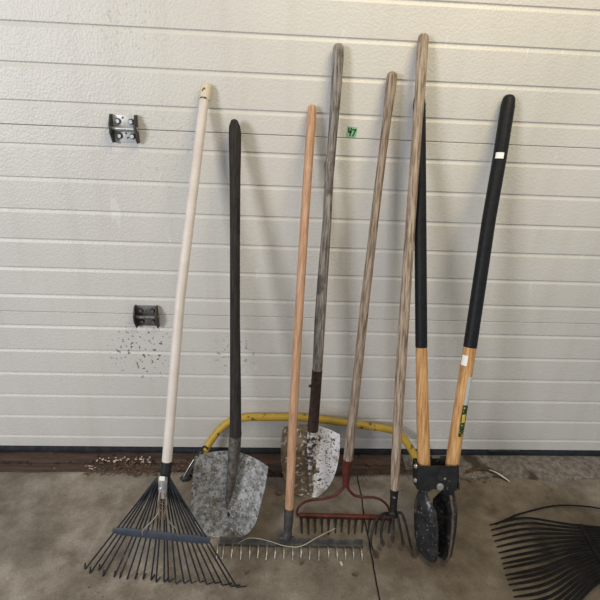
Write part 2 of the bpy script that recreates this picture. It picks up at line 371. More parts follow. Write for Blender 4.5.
# floor slab in two pieces either side of the wandering joint
jp = [(300, 440), (352, 462), (357, 474), (359, 484), (362, 497), (364, 515), (369, 540), (373, 562), (377, 584), (381, 606), (391, 660)]
jw = [F(*p) for p in jp[1:]]
first = V((jw[1].x - .01, .35, 0)); jw = jw[1:]
jw = [first, first.lerp(jw[0], .5)] + bez(jw, 4)
jw += [V((jw[-1].x + .012 * k, jw[-1].y - .3 * k, 0)) for k in range(1, 9)]
for p in jw: p.x += .003 * noise.noise(V((p.y * 25, 1, 0)))
def slab(side):
    mb = MB(); e = -3.2 if side < 0 else 3.2
    g = .0022
    top = [V((p.x + side * (g + .0016 * noise.noise(V((p.y * 40, side, 3)))), p.y, 0)) for p in jw]
    k = len(top)
    rim = [p + V((side * .004, 0, 0)) for p in top]
    for p in top: p.z = -.003
    out = [V((e, p.y, 0)) for p in jw]; low = [V((p.x, p.y, -.03)) for p in top]; lo2 = [V((e, p.y, -.03)) for p in jw]
    vs = out + rim + top + low + lo2
    fs = []
    for i in range(k - 1):
        for q in range(4): fs.append([q * k + i, q * k + i + 1, (q + 1) * k + i + 1, (q + 1) * k + i])
    mb.add(vs, fs); return mb
fo = slab(-1); f2 = slab(1); fo.add(f2.v, f2.f)
o = fo.build('floor', M['floor'], angle=25); o['kind'] = 'structure'
o = MB().box((0, -1.6, -.025), (.6, 4.0, .006)).build('trim_3', M['joint_dirt']); o['kind'] = 'structure'
o.location.x = F(368, 540).x
# sill under the door: old brown board to the left, rough mortar to the right
def sill(name, m, x0, x1, yf, amp, hz, fr, parts=60):
    mb = MB(); rows = []
    for i in range(parts + 1):
        x = x0 + (x1 - x0) * i / parts
        d = amp * noise.noise(V((x * fr, 2.2, 0))); row = [(x, .20, hz * .9)]
        for j in range(9):
            t = j / 8; y = .03 + (yf + d - .03) * t
            z = hz * (1 - .25 * t) + .003 * noise.noise(V((x * 30, y * 60, 4))) - (.006 if abs(t - .62) < .07 and hz < .0095 else 0)
            row.append((x, y, max(z, .001)))
        row.append((x, yf + d - .004, -.002)); rows.append(row)
    mb.sheet(rows, -.004, (0, 0, 1)); o = mb.build(name, m, angle=30); o['kind'] = 'structure'
xm = F(405, 470).x
sill('trim_1', M['sill_wood'], XL, xm, -.092, .008, .009, 9, 120)
sill('trim_2', M['mortar'], xm + .002, XR, -.118, .03, .0098, 5, 120)

# ------------------------------------------------------------------ light
w = bpy.data.worlds.new('world'); SC.world = w; w.use_nodes = True
bg = w.node_tree.nodes['Background']; bg.inputs[0].default_value = (.80, .88, 1.0, 1); bg.inputs[1].default_value = .47
def area(name, loc, tgt, size, power, col, sy=None):
    ld = bpy.data.lights.new(name, 'AREA'); ld.energy = power; ld.size = size; ld.color = col
    if sy: ld.shape = 'RECTANGLE'; ld.size_y = sy
    o = bpy.data.objects.new(name, ld); COL.objects.link(o); o.location = loc
    o.rotation_euler = (V(tgt) - V(loc)).to_track_quat('-Z', 'Y').to_euler(); return o
area('window_light', (-2.9, -3.5, 1.9), (0.1, 0, .6), 1.0, 84, (.96, .96, 1), 1.1)
area('ceiling_light', (.7, -1.1, 2.75), (.5, 0, 1.2), 1.0, 24, (1, .82, .46))

# ------------------------------------------------------------------ door hinges
def hinge(name, label, px0, px1, py0, py1, plate, dull, bright):
    a = W(px0, py1); b = W(px1, py0); c = (a + b) / 2; wd = b.x - a.x; ht = b.z - a.z
    e = bpy.data.objects.new(name, None); COL.objects.link(e); e.location = (c.x, 0, c.z); tag(e, label, 'hinge', 'hinges across the door joints')
    for sgn in (1, -1):
        pl = MB().box((0, -.0025, sgn * ht * .265), (wd * .86, .003, ht * .47), bev=.0008).build('hinge_plate', plate, e)
        for sx in (-1, 1):
            b0 = V((sx * wd * .24, -.004, sgn * ht * .27))
            bm = MB(); bm.tube([b0, b0 + V((0, -.002, 0))], .0085, 16); bm.cur = 1; bm.tube([b0 + V((0, -.0015, 0)), b0 + V((0, -.008, 0))], .006, 6); bm.build('bolt', [M['hinge_dark'], bright], pl, angle=30)
    if plate is M['hinge_zinc']:
        for hx, hz in ((-.02, .40), (.0, -.17), (.02, -.33)):
            MB().tube([(hx * wd * 3, -.0036, hz * ht), (hx * wd * 3, -.0050, hz * ht)], .0028, 10).build('screw_hole', M['hinge_dark'], e)
    for sx in (-1, 1):
        x = sx * wd * .45
        poly = [(-.001, -ht * .52), (-.018, -ht * .52), (-.036, -ht * .14), (-.036, ht * .14), (-.018, ht * .52), (-.001, ht * .52)]
        MB().prism(poly, x - .0022, x + .0022, 'x').build('side_flange', dull, e, angle=30)
    MB().tube([(-wd * .52, -.015, 0), (wd * .5, -.015, 0)], .0068, 14).build('hinge_pin', bright, e)
    return e
hinge('door_hinge', 'shiny zinc hinge bolted across the upper door joint, left of the white rake pole', 114, 138, 115.5, 141.5, M['hinge_zinc'], M['hinge_dark'], M['bolt'])
hinge('door_hinge', 'dull dark hinge bolted across the lower door joint, beside the white rake pole', 137, 158.5, 305.5, 325, M['hinge_dull'], M['hinge_dark'], M['hinge_dull'])

# ------------------------------------------------------------------ green number sticker
a = W(346.5, 137); b = W(357, 127); c = (a + b) / 2; sw = b.x - a.x; sh = b.z - a.z
e = bpy.data.objects.new('number_sticker', None); COL.objects.link(e); e.location = (c.x, 0, c.z); e.rotation_euler = (0, math.radians(4), 0)
tag(e, 'small green sticker with a handwritten 47 stuck on the door', 'sticker')
MB().box((0, -.0008, 0), (sw, .0010, sh)).build('sticker_paper', M['sticker_green'], e, smooth=False)
def strokes(lines, w, y, name, m, par):
    mb = MB()
    for (x0, z0, x1, z1) in lines:
        p0 = V((x0, y, z0)); p1 = V((x1, y, z1)); d = p1 - p0; ang = math.atan2(d.z, d.x)
        mb.box((p0 + p1) / 2, (d.length + w * .6, .0006, w), Matrix.Rotation(-ang, 3, 'Y'))
    return mb.build(name, m, par, smooth=False)
u, v = sw / 2, sh / 2
strokes([(-.72 * u, .7 * v, -.62 * u, -.05 * v), (-.62 * u, -.05 * v, -.1 * u, 0), (-.2 * u, .75 * v, -.28 * u, -.72 * v)], .0042, -.0016, 'numeral_four', M['ink_green'], e)
strokes([(.1 * u, .45 * v, .75 * u, .52 * v), (.75 * u, .52 * v, .32 * u, -.72 * v)], .0042, -.0016, 'numeral_seven', M['ink_green'], e)

# ------------------------------------------------------------------ leaf rake with white pole
T = Tool('leaf_rake', 'leaf rake with a long white pole and a fan of slate tines', 'rake', W(205.5, 90, -.018), F(163, 581))
T.rod('pole', M['pole_white'], [(204.5, 98, 9.5), (203, 110, 9.6), (180, 300, 9.8), (166.5, 466, 10)], dome=False)
T.rod('pole_cap', M['cap_cream'], [(206, 87.5, 10), (205.5, 92, 10.6), (204.3, 100, 10.2)])
T.rod('ferrule', M['ferrule_black'], [(167, 461, 10.6), (166, 470, 10.8), (165, 478, 10), (164.6, 496, 8)], dome=False)
ap = (164.5, 474)
tips = [(85, 570), (90, 574), (99, 571), (103, 577), (114, 578), (119.5, 579), (127, 580), (135, 580), (143, 580), (151, 581), (156, 583), (164, 583),
        (168.5, 583), (176, 584.5), (184, 584), (191.5, 584), (200, 583), (207, 585), (215, 584), (222.5, 586), (231, 587), (237, 588)]
nt_ = len(tips); S_BAND = .565
bandL = []
tt = [T.loc(F(*tp)) + V((0, 0, .002)) for tp in tips]
aa = [T.at(157 + 12.5 * i / (nt_ - 1), ap[1] + 1 + 5 * abs(i / (nt_ - 1) - .5), -.006 if i % 2 else .004) for i in range(nt_)]
b0 = aa[0].lerp(tt[0], S_BAND); b1 = aa[-1].lerp(tt[-1], S_BAND)
for i, tp in enumerate(tips):
    u = i / (nt_ - 1); a0, t1 = aa[i], tt[i]
    g = a0.lerp(t1, S_BAND); k = (g.x - b0.x) / (b1.x - b0.x); mid = b0.lerp(b1, k)
    hd = V((-.25 + 1.25 * u, .75 * (1 - u) ** 1.5 + .12, .35 * (1 - u) + .03)).normalized() * (.018 + .010 * (u > .9))
    q = [a0, a0.lerp(mid, .5) + V((0, -.003, 0)), mid, mid.lerp(t1, .6), t1 + (a0 - t1).normalized() * .004]
    pts = bez(q, 3) + [t1, t1 + T.inv.to_3x3() @ hd]
    MB().tube(pts, .0017, 6, squash=(1.5, .8), ref=(1, 0, 0)).build('tine', M['tine_slate'], T.o, angle=60)
mb = MB(); rows = []; dx = (b1 - b0).normalized()
for i in range(9):
    p = b0.lerp(b1, i / 8) + dx * (-.008 if i == 0 else .008 if i == 8 else 0); e_ = .0125 - .004 * (i in (0, 8))
    rows.append([p + V((0, -.004, e_)), p + V((0, -.007, 0)), p + V((0, -.004, -e_))])
mb.sheet(rows, .002, (0, 1, 0)).build('cross_band', M['band_slate'], T.o)
# clamp, spring and stay wires
def pt(px, py, dy): return T.at(px, py, dy)
c0 = pt(162.5, 478, -.017); c1 = pt(162, 512, -.019)
mb = MB()
rows = [[pt(158 + .3 * k, y, -.016), pt(161.5, y, -.021), pt(164.5, y, -.021), pt(167.5 - .3 * k, y, -.016)] for k, y in enumerate((477, 485, 493, 499))]
mb.sheet(rows, .0015, (0, 1, 0)).build('clamp_plate', M['clamp_steel'], T.o)
for sx, ex in ((-1, -2.6), (1, 1.8)):
    P = [pt(162.8 + sx * 3.2, 494, -.021), pt(162.5 + sx * 3.4, 503, -.022), pt(162.5 + ex * 1.4, 512, -.020), pt(162.5 + ex, 519, -.016)]
    MB().tube(bez(P, 4), .0042, 8, squash=(1, .6)).build('clamp_leg', M['clamp_brown'], T.o)
mb = MB(); hexbolt(mb, pt(161.5, 489, -.021), .0055, .006, (0, -1, 0)); mb.build('clamp_bolt', M['bolt'], T.o)
MB().box(pt(162, 478.5, -.0225), (.0155, .001, .013)).build('maker_sticker', M['sticker_white'], T.o)
for k, (sx, m) in enumerate(((-1, M['wire']), (1, M['clamp_steel']))):
    path = [pt(162.5 + sx * 2.5, 492, -.024), pt(162.5 + sx * 4.5, 502, -.024), pt(162.5 + sx * 3.5, 511, -.022)]
    path += ([pt(152, 521, -.018), pt(143, 530, -.012), pt(142.5, 535, -.009)] if sx < 0 else [pt(169, 521, -.017), pt(177, 530, -.012), pt(178.5, 536, -.009)])
    MB().tube(bez(path, 5), .0016, 8).build('stay_wire', m, T.o)
coil = [pt(163, 500, -.024) + V((.007 * math.sin(a * 2), -.004 * math.cos(a * 2), -.0032 * a)) for a in [i * .26 for i in range(46)]]
MB().tube(coil, .0013, 6).build('coil_spring', M['clamp_brown'], T.o)

# ------------------------------------------------------------------ blades
def blade(T, name, m, rows, cup, tipfwd, th, ny=26, nx=17, topround=0.0, sm=5):
    """rows of (left px, right px) down the blade; cup = how far the sides come forward, tipfwd = forward sweep of the tip"""
    L = bez([T.at(*r[0]) for r in rows], sm); R = bez([T.at(*r[1]) for r in rows], sm); k = len(L)
    g = []
    wmax = max((b - a).length for a, b in zip(L, R))
    for i in range(k):
        v = i / (k - 1); row = []
        wr = (R[i] - L[i]).length / wmax
        for j in range(nx):
            u = 2 * j / (nx - 1) - 1
            p = L[i].lerp(R[i], (u + 1) / 2)
            p = p + V((0, -cup * (u * u) * min(1, wr) ** .7 * (1 - .5 * v) + cup * .35 - tipfwd * v ** 2, topround * (1 - u * u) * (1 - v) ** 4))
            row.append(p)
        g.append(row)
    mb = MB()
    mb.sheet(g, th, (0, 1, 0))
    return mb.build(name, m, T.o, angle=50)

# scoop shovel with dark handle
T = Tool('scoop_shovel', 'broad galvanised scoop shovel with a dark handle, behind the fan of the leaf rake', 'shovel', W(234.3, 122, -.022), F(227, 541))
T.rod('handle', M['handle_dark'], [(234.4, 122.5, 8), (234.5, 126, 11), (235, 134, 12.5), (235, 150, 12.2), (235, 175, 11), (235, 240, 10), (235, 320, 10), (235.5, 390, 11), (235.5, 436, 11.6)], dy=-.012)
blade(T, 'blade', M['scoop_steel'], [((197, 451), (268.5, 461)), ((194.5, 475), (265.5, 481)), ((192, 500), (260, 504)), ((194.5, 518), (256, 519)), ((202, 530), (249.5, 530.5)), ((211, 537), (242, 537)), ((221, 540.5), (233, 540.5))], .060, -.002, .0022, topround=.004)
T.rod('socket', M['socket_grey'], [(235.5, 432, 12.3), (234.5, 448, 12), (233, 465, 11), (230.5, 485, 8.5), (228, 500, 5.5), (226.5, 508, 2)], dome=False, dy=-.008)
MB().lump(T.at(228.5, 514.5, .004), .007, 3, sq=(.7, .35, 1.3)).build('rust_patch', M['socket_brown'], T.o)

# level-head garden rake
T = Tool('level_head_rake', 'wide grey steel garden rake with a tan wooden handle, teeth spread on the concrete', 'rake', W(312, 107, -.018), F(289, 545))
T.rod('handle', M['wood_orange'], [(312, 108, 8), (311.6, 116, 9.3), (304, 230, 8.8), (297.3, 340, 8.8), (292.5, 430, 8.8), (289.2, 512, 8.6)])
T.rod('ferrule', M['rake_steel'], [(289.2, 508, 9.5), (288.5, 522, 9.2), (287.8, 532, 8.4), (287, 537, 10)], dome=False)
lA = T.loc(F(219.5, 543.5)); lB = T.loc(F(362.5, 546.5)); lA.y -= .002
mb = MB(); zb = V((0, 0, 1)); hh = .024
def headbar(a, b, prof, n=12):
    mb = MB(); k = len(prof); vs = []
    for i in range(n + 1):
        t = i / n; p = a.lerp(b, t)
        for (y, z) in prof: vs.append(p + V((0, y, z)))
    fs = [[i * k + j, i * k + (j + 1) % k, (i + 1) * k + (j + 1) % k, (i + 1) * k + j] for i in range(n) for j in range(k)]
    mb.add(vs, fs + [list(range(k)), [n * k + j for j in range(k)]]); return mb
headbar(lA, lB, [(-.003, .001), (-.011, .003), (-.011, .007), (-.004, .010), (-.003, .024), (.001, .026), (.004, .024), (.004, .001)]).build('head_bar', M['rake_steel'], T.o, angle=25)
MB().box(T.at(287, 537, -.002) + V((0, 0, -.004)), (.052, .012, .010), bev=.002).build('head_bracket', M['rake_steel'], T.o)
tx = [218.5, 224.5, 233, 241.5, 250, 258.5, 267, 275.2, 283.5, 292, 300.5, 309.2, 318, 327, 335.5, 344, 352, 360]
for i, x in enumerate(tx):
    u = (x - 219.5) / 143.; s = lA.lerp(lB, u) + V((0, -.009, .005))
    x2 = x + 4 * (u - .42) + .4 * math.sin(i * 5)
    e = F(x2, 559 + 1.2 * u + 1.1 * math.sin(i * 2.3)); e.z = .0015; e = T.loc(e)
    up = T.inv.to_3x3() @ V((0, 0, 1))
    m1 = s.lerp(e, .35) + up * .010; m2 = s.lerp(e, .75) + up * .008
    P = bez([s, m1, m2, e], 4); k = len(P)
    MB().tube(P, [.0034 - .0016 * (j / (k - 1)) for j in range(k)], 8, squash=(.8, 1)).build('tooth', M['tooth_steel'], T.o)
rake_top = T

# round-point shovel
T = Tool('round_point_shovel', 'pointed digging shovel with a silvered handle and flaking white blade', 'shovel', W(338.5, 46, -.02), F(311, 499))
T.rod('handle', M['wood_grey'], [(338.4, 48, 11), (338, 60, 11.2), (336, 90, 10.6), (333.5, 125, 9.6), (331, 156, 9), (329.6, 163, 11), (329.4, 168, 10.4), (329.2, 176, 9), (327, 220, 9), (323, 275, 10.5), (320, 320, 11), (317, 376, 10)], sub=5)
T.rod('socket', M['socket_brown'], [(317.2, 370, 10.6), (315.5, 395, 10.6), (313.5, 420, 11), (312.8, 430, 11)], dome=False, dy=-.002)
T.rod('blade_frog', M['frog_mix'], [(313, 427, 10.4), (312, 438, 10.4), (310.7, 452, 8), (309.8, 465, 5), (309.6, 474, 2)], dome=False, dy=-.0015)
mb = MB(); hexbolt(mb, T.at(310.5, 386, -.004), .004, .006, (-1, -.2, 0)); mb.build('rivet', M['socket_brown'], T.o)
brow = [((283, 424), (339, 431)), ((281, 440), (339.3, 441)), ((281, 458), (338, 457)), ((283.5, 474), (333.5, 475)), ((290, 488), (326, 489)), ((299, 496), (319, 496.5)), ((307, 499), (313, 499.5))]
bl = blade(T, 'blade', [M['blade_white'], M['blade_mud']], brow, .036, .0, .0022, topround=.002, nx=61, sm=12)
me = bl.data
for p in me.polygons:
    cx = p.center
    xx = cx.x + .030 * noise.noise(cx * 16) + .022 * noise.noise(cx * 48) + .014 * noise.noise(cx * 110)
    if xx < T.at(312, 460).x + .006: p.material_index = 1
mb = MB()
for a, b in ((F(0, 0), 0),): pass
T.rod('blade_crease', M['blade_mud'], [(309.8, 462, 5), (310, 475, 5), (310.5, 488, 3), (311, 496, 1.5)], dome=False, dy=.007)

# red bow rake
T = Tool('bow_rake', 'red bow rake with a weathered wooden handle, leaning behind the claw cultivator', 'rake', W(392, 74, -.02), F(344, 518))
T.rod('handle', M['wood_tan_grey'], [(392, 76, 10.5), (390.5, 90, 10.6), (387, 118, 9), (381, 166, 8.4), (374.2, 222, 8.6), (365.2, 300, 9.2), (356.8, 380, 9.2), (348, 459, 9.6)])
T.rod('ferrule', M['red_paint'], [(348.2, 456, 9), (347, 466, 8.4), (346, 478, 7.6), (345.6, 486, 6.4)], dome=False)
# bow: two curved rods from ferrule to the ends of the bar
bL = T.loc(F(299, 517)); bR = T.loc(F(391, 519.5))
for sx, pts in ((-1, [(345, 484), (342, 489), (335, 495), (325, 498.5), (312, 500), (303, 503), (297.5, 509), (297, 514)]),
                (1, [(346.5, 484), (349, 490), (355, 495.5), (364, 497), (374, 497.5), (382, 500.5), (387.5, 506), (390.5, 514)])):
    P = bez([T.at(a, b, -.002 + .0 * k) for k, (a, b) in enumerate(pts)] + [(bL if sx < 0 else bR) + V((0, 0, .008))], 4)
    MB().tube(P, [.0055 - .0012 * min(1, i / 18) for i in range(len(P))], 10).build('bow_rod', M['red_paint'], T.o)
headbar(bL, bR, [(-.006, .001), (-.008, .004), (-.008, .012), (-.003, .015), (.005, .015), (.006, .001)]).build('head_bar', M['red_paint'], T.o, angle=30)
for i in range(14):
    u = (i + .3) / 13.4; s = bL.lerp(bR, u) + V((0, -.006, .006))
    e = F(302 + 88.5 * u - 2 + 1.0 * math.sin(i * 3.1), 534 + 1.0 * math.sin(i * 1.9)); e.z = .0015; e = T.loc(e)
    up = T.inv.to_3x3() @ V((0, 0, 1))
    P = bez([s, s.lerp(e, .4) + up * .009, s.lerp(e, .78) + up * .007, e], 4); k = len(P)
    MB().tube(P, [.0052 - .0032 * (j / (k - 1)) for j in range(k)], 8, squash=(.6, 1)).build('tooth', M['tooth_dark'], T.o)

# claw cultivator
T = Tool('claw_cultivator', 'five-pronged claw cultivator with a pale weathered handle, the longest tool', 'cultivator', W(423.3, 36, -.02), F(394, 548))
T.rod('handle', M['wood_tan_light'], [(423.3, 38, 10.5), (422.3, 50, 11.4), (420, 92, 10.2), (417, 130, 9.8), (410.6, 220, 9.8), (405.2, 300, 10.4), (400.2, 380, 10.4), (395.8, 458, 9), (394.3, 493, 8)], sub=5)
T.rod('ferrule', M['iron_black'], [(394.4, 489, 8.6), (393.8, 500, 7.4), (393.2, 508, 7.2), (393, 516, 9)], dome=False)
mb = MB(); hexbolt(mb, T.at(394.2, 497, -.010), .0035, .005, (0, -1, 0)); mb.build('rivet', M['bolt'], T.o)
MB().lump(T.at(393, 513, -.004), .013, 5, .15, (1.15, .9, .8)).build('hub', M['iron_black'], T.o)
def wpt(px, py, z): return T.loc(F(px, py, z))
ct = [([(389, 513, .095), (382, 514.5, .100), (375, 522, .090), (371.5, 535, .055), (371.5, 546, .024)], (376.5, 555.5, .004)),
      ([(390, 514, .088), (385.5, 515.5, .094), (382.5, 524, .078), (381, 535, .055)], (382.5, 544, .032)),
      ([(393, 515, .085), (393, 519, .085), (393.3, 527, .070), (393, 534, .055)], (392.8, 540.5, .038)),
      ([(395.5, 514, .088), (397.8, 517, .090), (400, 527, .072), (402, 537, .050)], (403.3, 545, .028)),
      ([(397, 513, .095), (401.5, 513.5, .100), (405, 522, .086), (408.5, 536, .052), (411, 547, .022)], (414.5, 556, .003))]
for pts, tip in ct:
    P = [wpt(*p) for p in pts]; tp = wpt(*tip)
    Q = bez(P + [tp], 5); k = len(Q)
    tn = MB().tube(Q, [.0052 - .0016 * j / (k - 1) for j in range(k)], 8).build('prong', M['iron_black'], T.o)
    d = (tp - P[-1]).normalized(); sd = V((1, 0, 0)); sd = (sd - d * sd.dot(d)).normalized()
    c = tp; up = T.inv.to_3x3() @ V((0, -.5, .7))
    nn = d.cross(sd); rows = []
    for t, wd in ((-.020, .0030), (-.012, .0075), (-.003, .0092), (.004, .0066), (.0085, .001)):
        rows.append([c + d * t + sd * wd * q + nn * .002 * abs(q) for q in (-1, -.4, .4, 1)])
    MB().sheet(rows, .002, nn).build('prong_shovel', M['shovel_rust'], tn)

# post-hole digger
T = Tool('post_hole_digger', 'post-hole digger with black-gripped twin handles and black clamshell blades', 'digger', W(463.5, 100, -.022), F(433, 560.5))
T.rod('grip', M['grip_black'], [(419.3, 99, 11), (419.3, 105, 12.4), (420.3, 220, 12), (421.3, 347, 11.8)])
T.rod('handle', M['wood_golden'], [(421.3, 345, 11.4), (422.3, 400, 12), (423.8, 470, 13)], dome=False)
T.rod('grip', M['grip_black'], [(508.8, 99.5, 12), (507.8, 106, 13.6), (499.3, 160, 13.4), (488.8, 220, 13.2), (470, 347, 13.2)])
hd = T.rod('handle', M['wood_golden'], [(470.2, 345, 12.8), (460, 410, 13), (451, 472, 13.2)], dome=False)
def on_handle(p0, p1, w, a0, a1, rows, m, par, name, lift=.0008, n=6):
    """curved patch wrapped on a rod between two image points; a0..a1 angle round it seen from the front"""
    A = T.at(*p0); B = T.at(*p1); ax = (B - A).normalized(); sx = (V((1, 0, 0)) - ax * ax.x).normalized(); fy = V((0, -1, 0))
    r = T.wid(*p0, w) / 2 + lift; g = []
    for t in rows:
        c = A.lerp(B, t); g.append([c + (sx * math.sin(math.radians(a0 + (a1 - a0) * j / n)) + fy * math.cos(math.radians(a0 + (a1 - a0) * j / n))) * r for j in range(n + 1)])
    return MB().sheet(g, -.0006, (0, -1, 0)).build(name, m, par)
# the paper tag round the right grip, the price tag and the product label on the wood
on_handle((500.3, 154), (499.3, 160), 13.6, -60, 5, (0, 1), M['sticker_white'], T.o, 'grip_tag')
on_handle((468.6, 355), (466.8, 365), 13, -80, -25, (0, 1), M['sticker_white'], T.o, 'price_tag')
on_handle((465.5, 375), (461, 403), 13.2, 0, 75, (0, 1), M['lbl_grey'], T.o, 'label_top')
on_handle((461, 403), (456, 434), 13.2, -5, 75, (0, .3, .6, 1), M['lbl_green'], T.o, 'label_picture')
on_handle((459.2, 412), (458, 420), 13.3, 5, 38, (0, 1), M['lbl_yellow'], T.o, 'label_flower', .0016)
# bracket: two folded steel plates that carry handles and pivot
q = lambda px, py: T.at(px, py)
pc = [q(418, 467), q(459, 467), q(458.5, 480), q(457, 491), q(447, 491.5), q(444, 490), q(432, 490), q(429, 492), q(419, 491), q(417.5, 480)]
poly = [(p.x, p.z) for p in pc]
q0 = q; q = lambda px, py: T.at(px, py, -.029)
pc = [q(418, 466), q(458, 466), q(457.5, 480), q(456.5, 490.5), q(447, 491), q(444, 489), q(432, 489), q(429, 491.5), q(419, 490), q(417.5, 480)]
poly = [(p.x, p.z) for p in pc]
MB().prism(poly, -.031, -.027).build('front_bracket', M['digger_black'], T.o, angle=30)
MB().prism(poly, .021, .025).build('back_bracket', M['digger_black'], T.o, angle=30)
for x0, sx in ((418, 1), (459, -1)):
    p0 = q(x0, 466); p1 = q(x0 - sx * .6, 490)
    MB().prism([(p0.x, p0.z), (p0.x + sx * .004, p0.z), (p1.x + sx * .004, p1.z), (p1.x, p1.z)], -.029, .023).build('bracket_side', M['digger_black'], T.o, angle=30)
for px in (428, 443):
    c = q0(px + 2.5, 463); MB().box((c.x, .018, c.z), (.022, .006, .03), bev=.001).build('bracket_tab', M['digger_black'], T.o)
mb = MB(); hexbolt(mb, q(439.8, 486) + V((0, -.002, 0)), .0075, .007, (0, -1, 0)); mb.build('pivot_bolt', M['bolt'], T.o)
mb = MB(); mb.tube([q(440, 477) + V((0, -.0022, 0)), q(440, 477) + V((0, -.0028, 0))], .0105, 18); mb.build('bracket_hole', M['ferrule_black'], T.o)
mb = MB(); mb.tube([q(444.5, 478.2) + V((0, -.0026, 0)), q(444.5, 478.2) + V((0, -.0036, 0))], .0042, 12); mb.build('hole_see_through', M['clamp_steel'], T.o)  # pale disc added in place of the view through the bracket hole
for px, py, sx in ((417.5, 468, -1), (417, 482, -1), (458, 482, 1)):
    mb = MB(); hexbolt(mb, q(px, py) + V((0, .011, 0)), .0055, .008, (sx, 0, 0)); mb.build('side_bolt', M['bolt'], T.o)
q = q0
# clamshell blades: curved plates; centre of curvature between them
def clam(side, prof, m, rim, n=14):
    """prof rows: (outer px, inner px, py, half depth) ; the outer px is the back of the curve, the inner px its two rims"""
    g = []
    for (ox, ix, py, hd_) in prof:
        o = q(ox, py); i_ = q(ix, py); row = []
        for j in range(n + 1):
            a = math.radians(-90 + 180 * j / n)
            x = i_.x + (o.x - i_.x) * math.cos(a) ** .8 if abs(math.cos(a)) > 1e-6 else i_.x
            row.append(V((x - .40 * hd_ * math.sin(a), -.004 + hd_ * math.sin(a), o.z)))
        g.append(row)
    rows = []
    for i in range(len(g) - 1):
        for k in range(4): rows.append([a.lerp(b, k / 4) for a, b in zip(g[i], g[i + 1])])
    rows.append(g[-1])
    mb = MB(); mb.sheet(rows, .003, (-side * .9, 0, 0)); ob = mb.build('blade', m, T.o, angle=45)
    me = ob.data
    return ob, rows
LP = [(421, 423, 484, .014), (420.5, 423, 492, .016), (419.3, 424.5, 498, .028), (418.6, 426, 505, .041), (418.6, 426.5, 520, .046), (419, 426.5, 535, .046), (419.6, 426.5, 548, .044), (422, 426.5, 554, .036), (425, 426.5, 558, .018)]
clam(-1, LP, M['blade_scuffed'], M['blade_edge'])
RP = [(452, 447, 484, .014), (453, 446.5, 492, .016), (453, 444.5, 498, .028), (452.5, 442.8, 505, .041), (451, 441.5, 520, .044), (448.5, 440, 535, .044), (446, 438.5, 548, .042), (443.5, 438, 554, .032), (441, 438, 557, .014)]
rb, rrows = clam(1, RP, M['blade_scuffed'], M['blade_edge'])
P = [r[0] for r in rrows]
MB().tube(P[4:], [.0045] * (len(P) - 8) + [.004, .003, .002, .001], 8, squash=(1, 1)).build('blade_rim', M['blade_edge'], rb)

# ------------------------------------------------------------------ yellow bow saw
B0 = F(300, 478)
e = bpy.data.objects.new('bow_saw', None); COL.objects.link(e); e.location = (B0.x, -.11, 0)
tag(e, 'big bow saw with a yellow tube frame standing against the door behind the shovels', 'saw')
off = V((-B0.x, .11, 0))
def sw_(px, py, y): return W(px, py, y) + off
zt = W(300, 417, -.024).z
def ydep(z): return -.118 + (.118 - .020) * max(0, min(1, z / zt))
def sp(px, py):
    y = -.05
    for _ in range(12): y = ydep(W(px, py, y).z)
    return W(px, py, y) + off
fr = bez([sp(196, 476), sp(199, 465), sp(204.5, 451.5), (sp(211, 440.5)), sp(221, 428), sp(232, 420.5), sp(246, 417.5), sp(270, 417.2), sp(300, 417.5), sp(330, 420.5), sp(360, 425), sp(390, 429.5), sp(402, 437), sp(411, 449), sp(417, 462), sp(420, 473)], 5)
MB().tube(fr, .0148, 14).build('frame_tube', M['saw_yellow'], e)
bl0 = sp(189, 479.5); bl1 = sp(421, 474.5)
d = (bl1 - bl0).normalized(); L = (bl1 - bl0).length; n = 140
poly_t = []; zz = V((0, .25, 1)).normalized()
mb = MB(); vs = []; fs = []
for i in range(n + 1):
    p = bl0 + d * (L * i / n); dip = .0 if i % 2 else .005
    vs += [p + zz * .022 + V((0, -.0006, 0)), p + zz * dip * 1 + V((0, -.0006, 0)), p + zz * .022 + V((0, .0006, 0)), p + zz * dip + V((0, .0006, 0))]
for i in range(n):
    a = i * 4; b = a + 4; fs += [[a, b, b + 1, a + 1], [a + 2, a + 3, b + 3, b + 2], [a, a + 2, b + 2, b], [a + 1, b + 1, b + 3, a + 3]]
mb.add(vs, fs + [[0, 1, 3, 2], [n * 4, n * 4 + 2, n * 4 + 3, n * 4 + 1]]); mb.build('saw_blade', M['saw_blade'], e, smooth=False)
lv = [sp(202.5, 446.5) + V((0, -.022, 0)), sp(197.5, 455) + V((0, -.024, 0)), sp(191, 466) + V((0, -.022, 0)), sp(187, 474) + V((0, -.018, 0))]
MB().tube(bez(lv, 4), .0105, 10, squash=(.7, 1)).build('tension_lever', M['ferrule_black'], e)
lv2 = [p + V((-.009, -.004, .004)) for p in lv[1:]]
MB().tube(bez(lv2, 4), .0022, 8).build('lever_edge', M['wire'], e)
kp = sp(186.5, 477.5) + V((0, -.014, 0))
MB().lump(kp + V((0, 0, .010)), .019, 2, .12, (1.15, .55, .62), 3).build('lever_foot', M['ferrule_black'], e)
mb = MB(); mb.tube([kp + V((-.012, -.009, .004)), kp + V((-.012, -.0125, .004))], .003, 10); mb.build('lever_rivet', M['bolt'], e)
ring = [sp(209, 446), sp(205.5, 443.5), sp(203, 444.5), sp(202.5, 449), sp(204.5, 452.5)]
MB().tube(bez([p + V((0, -.017, 0)) for p in ring], 4), .0035, 8).build('lever_clip', M['ferrule_black'], e)

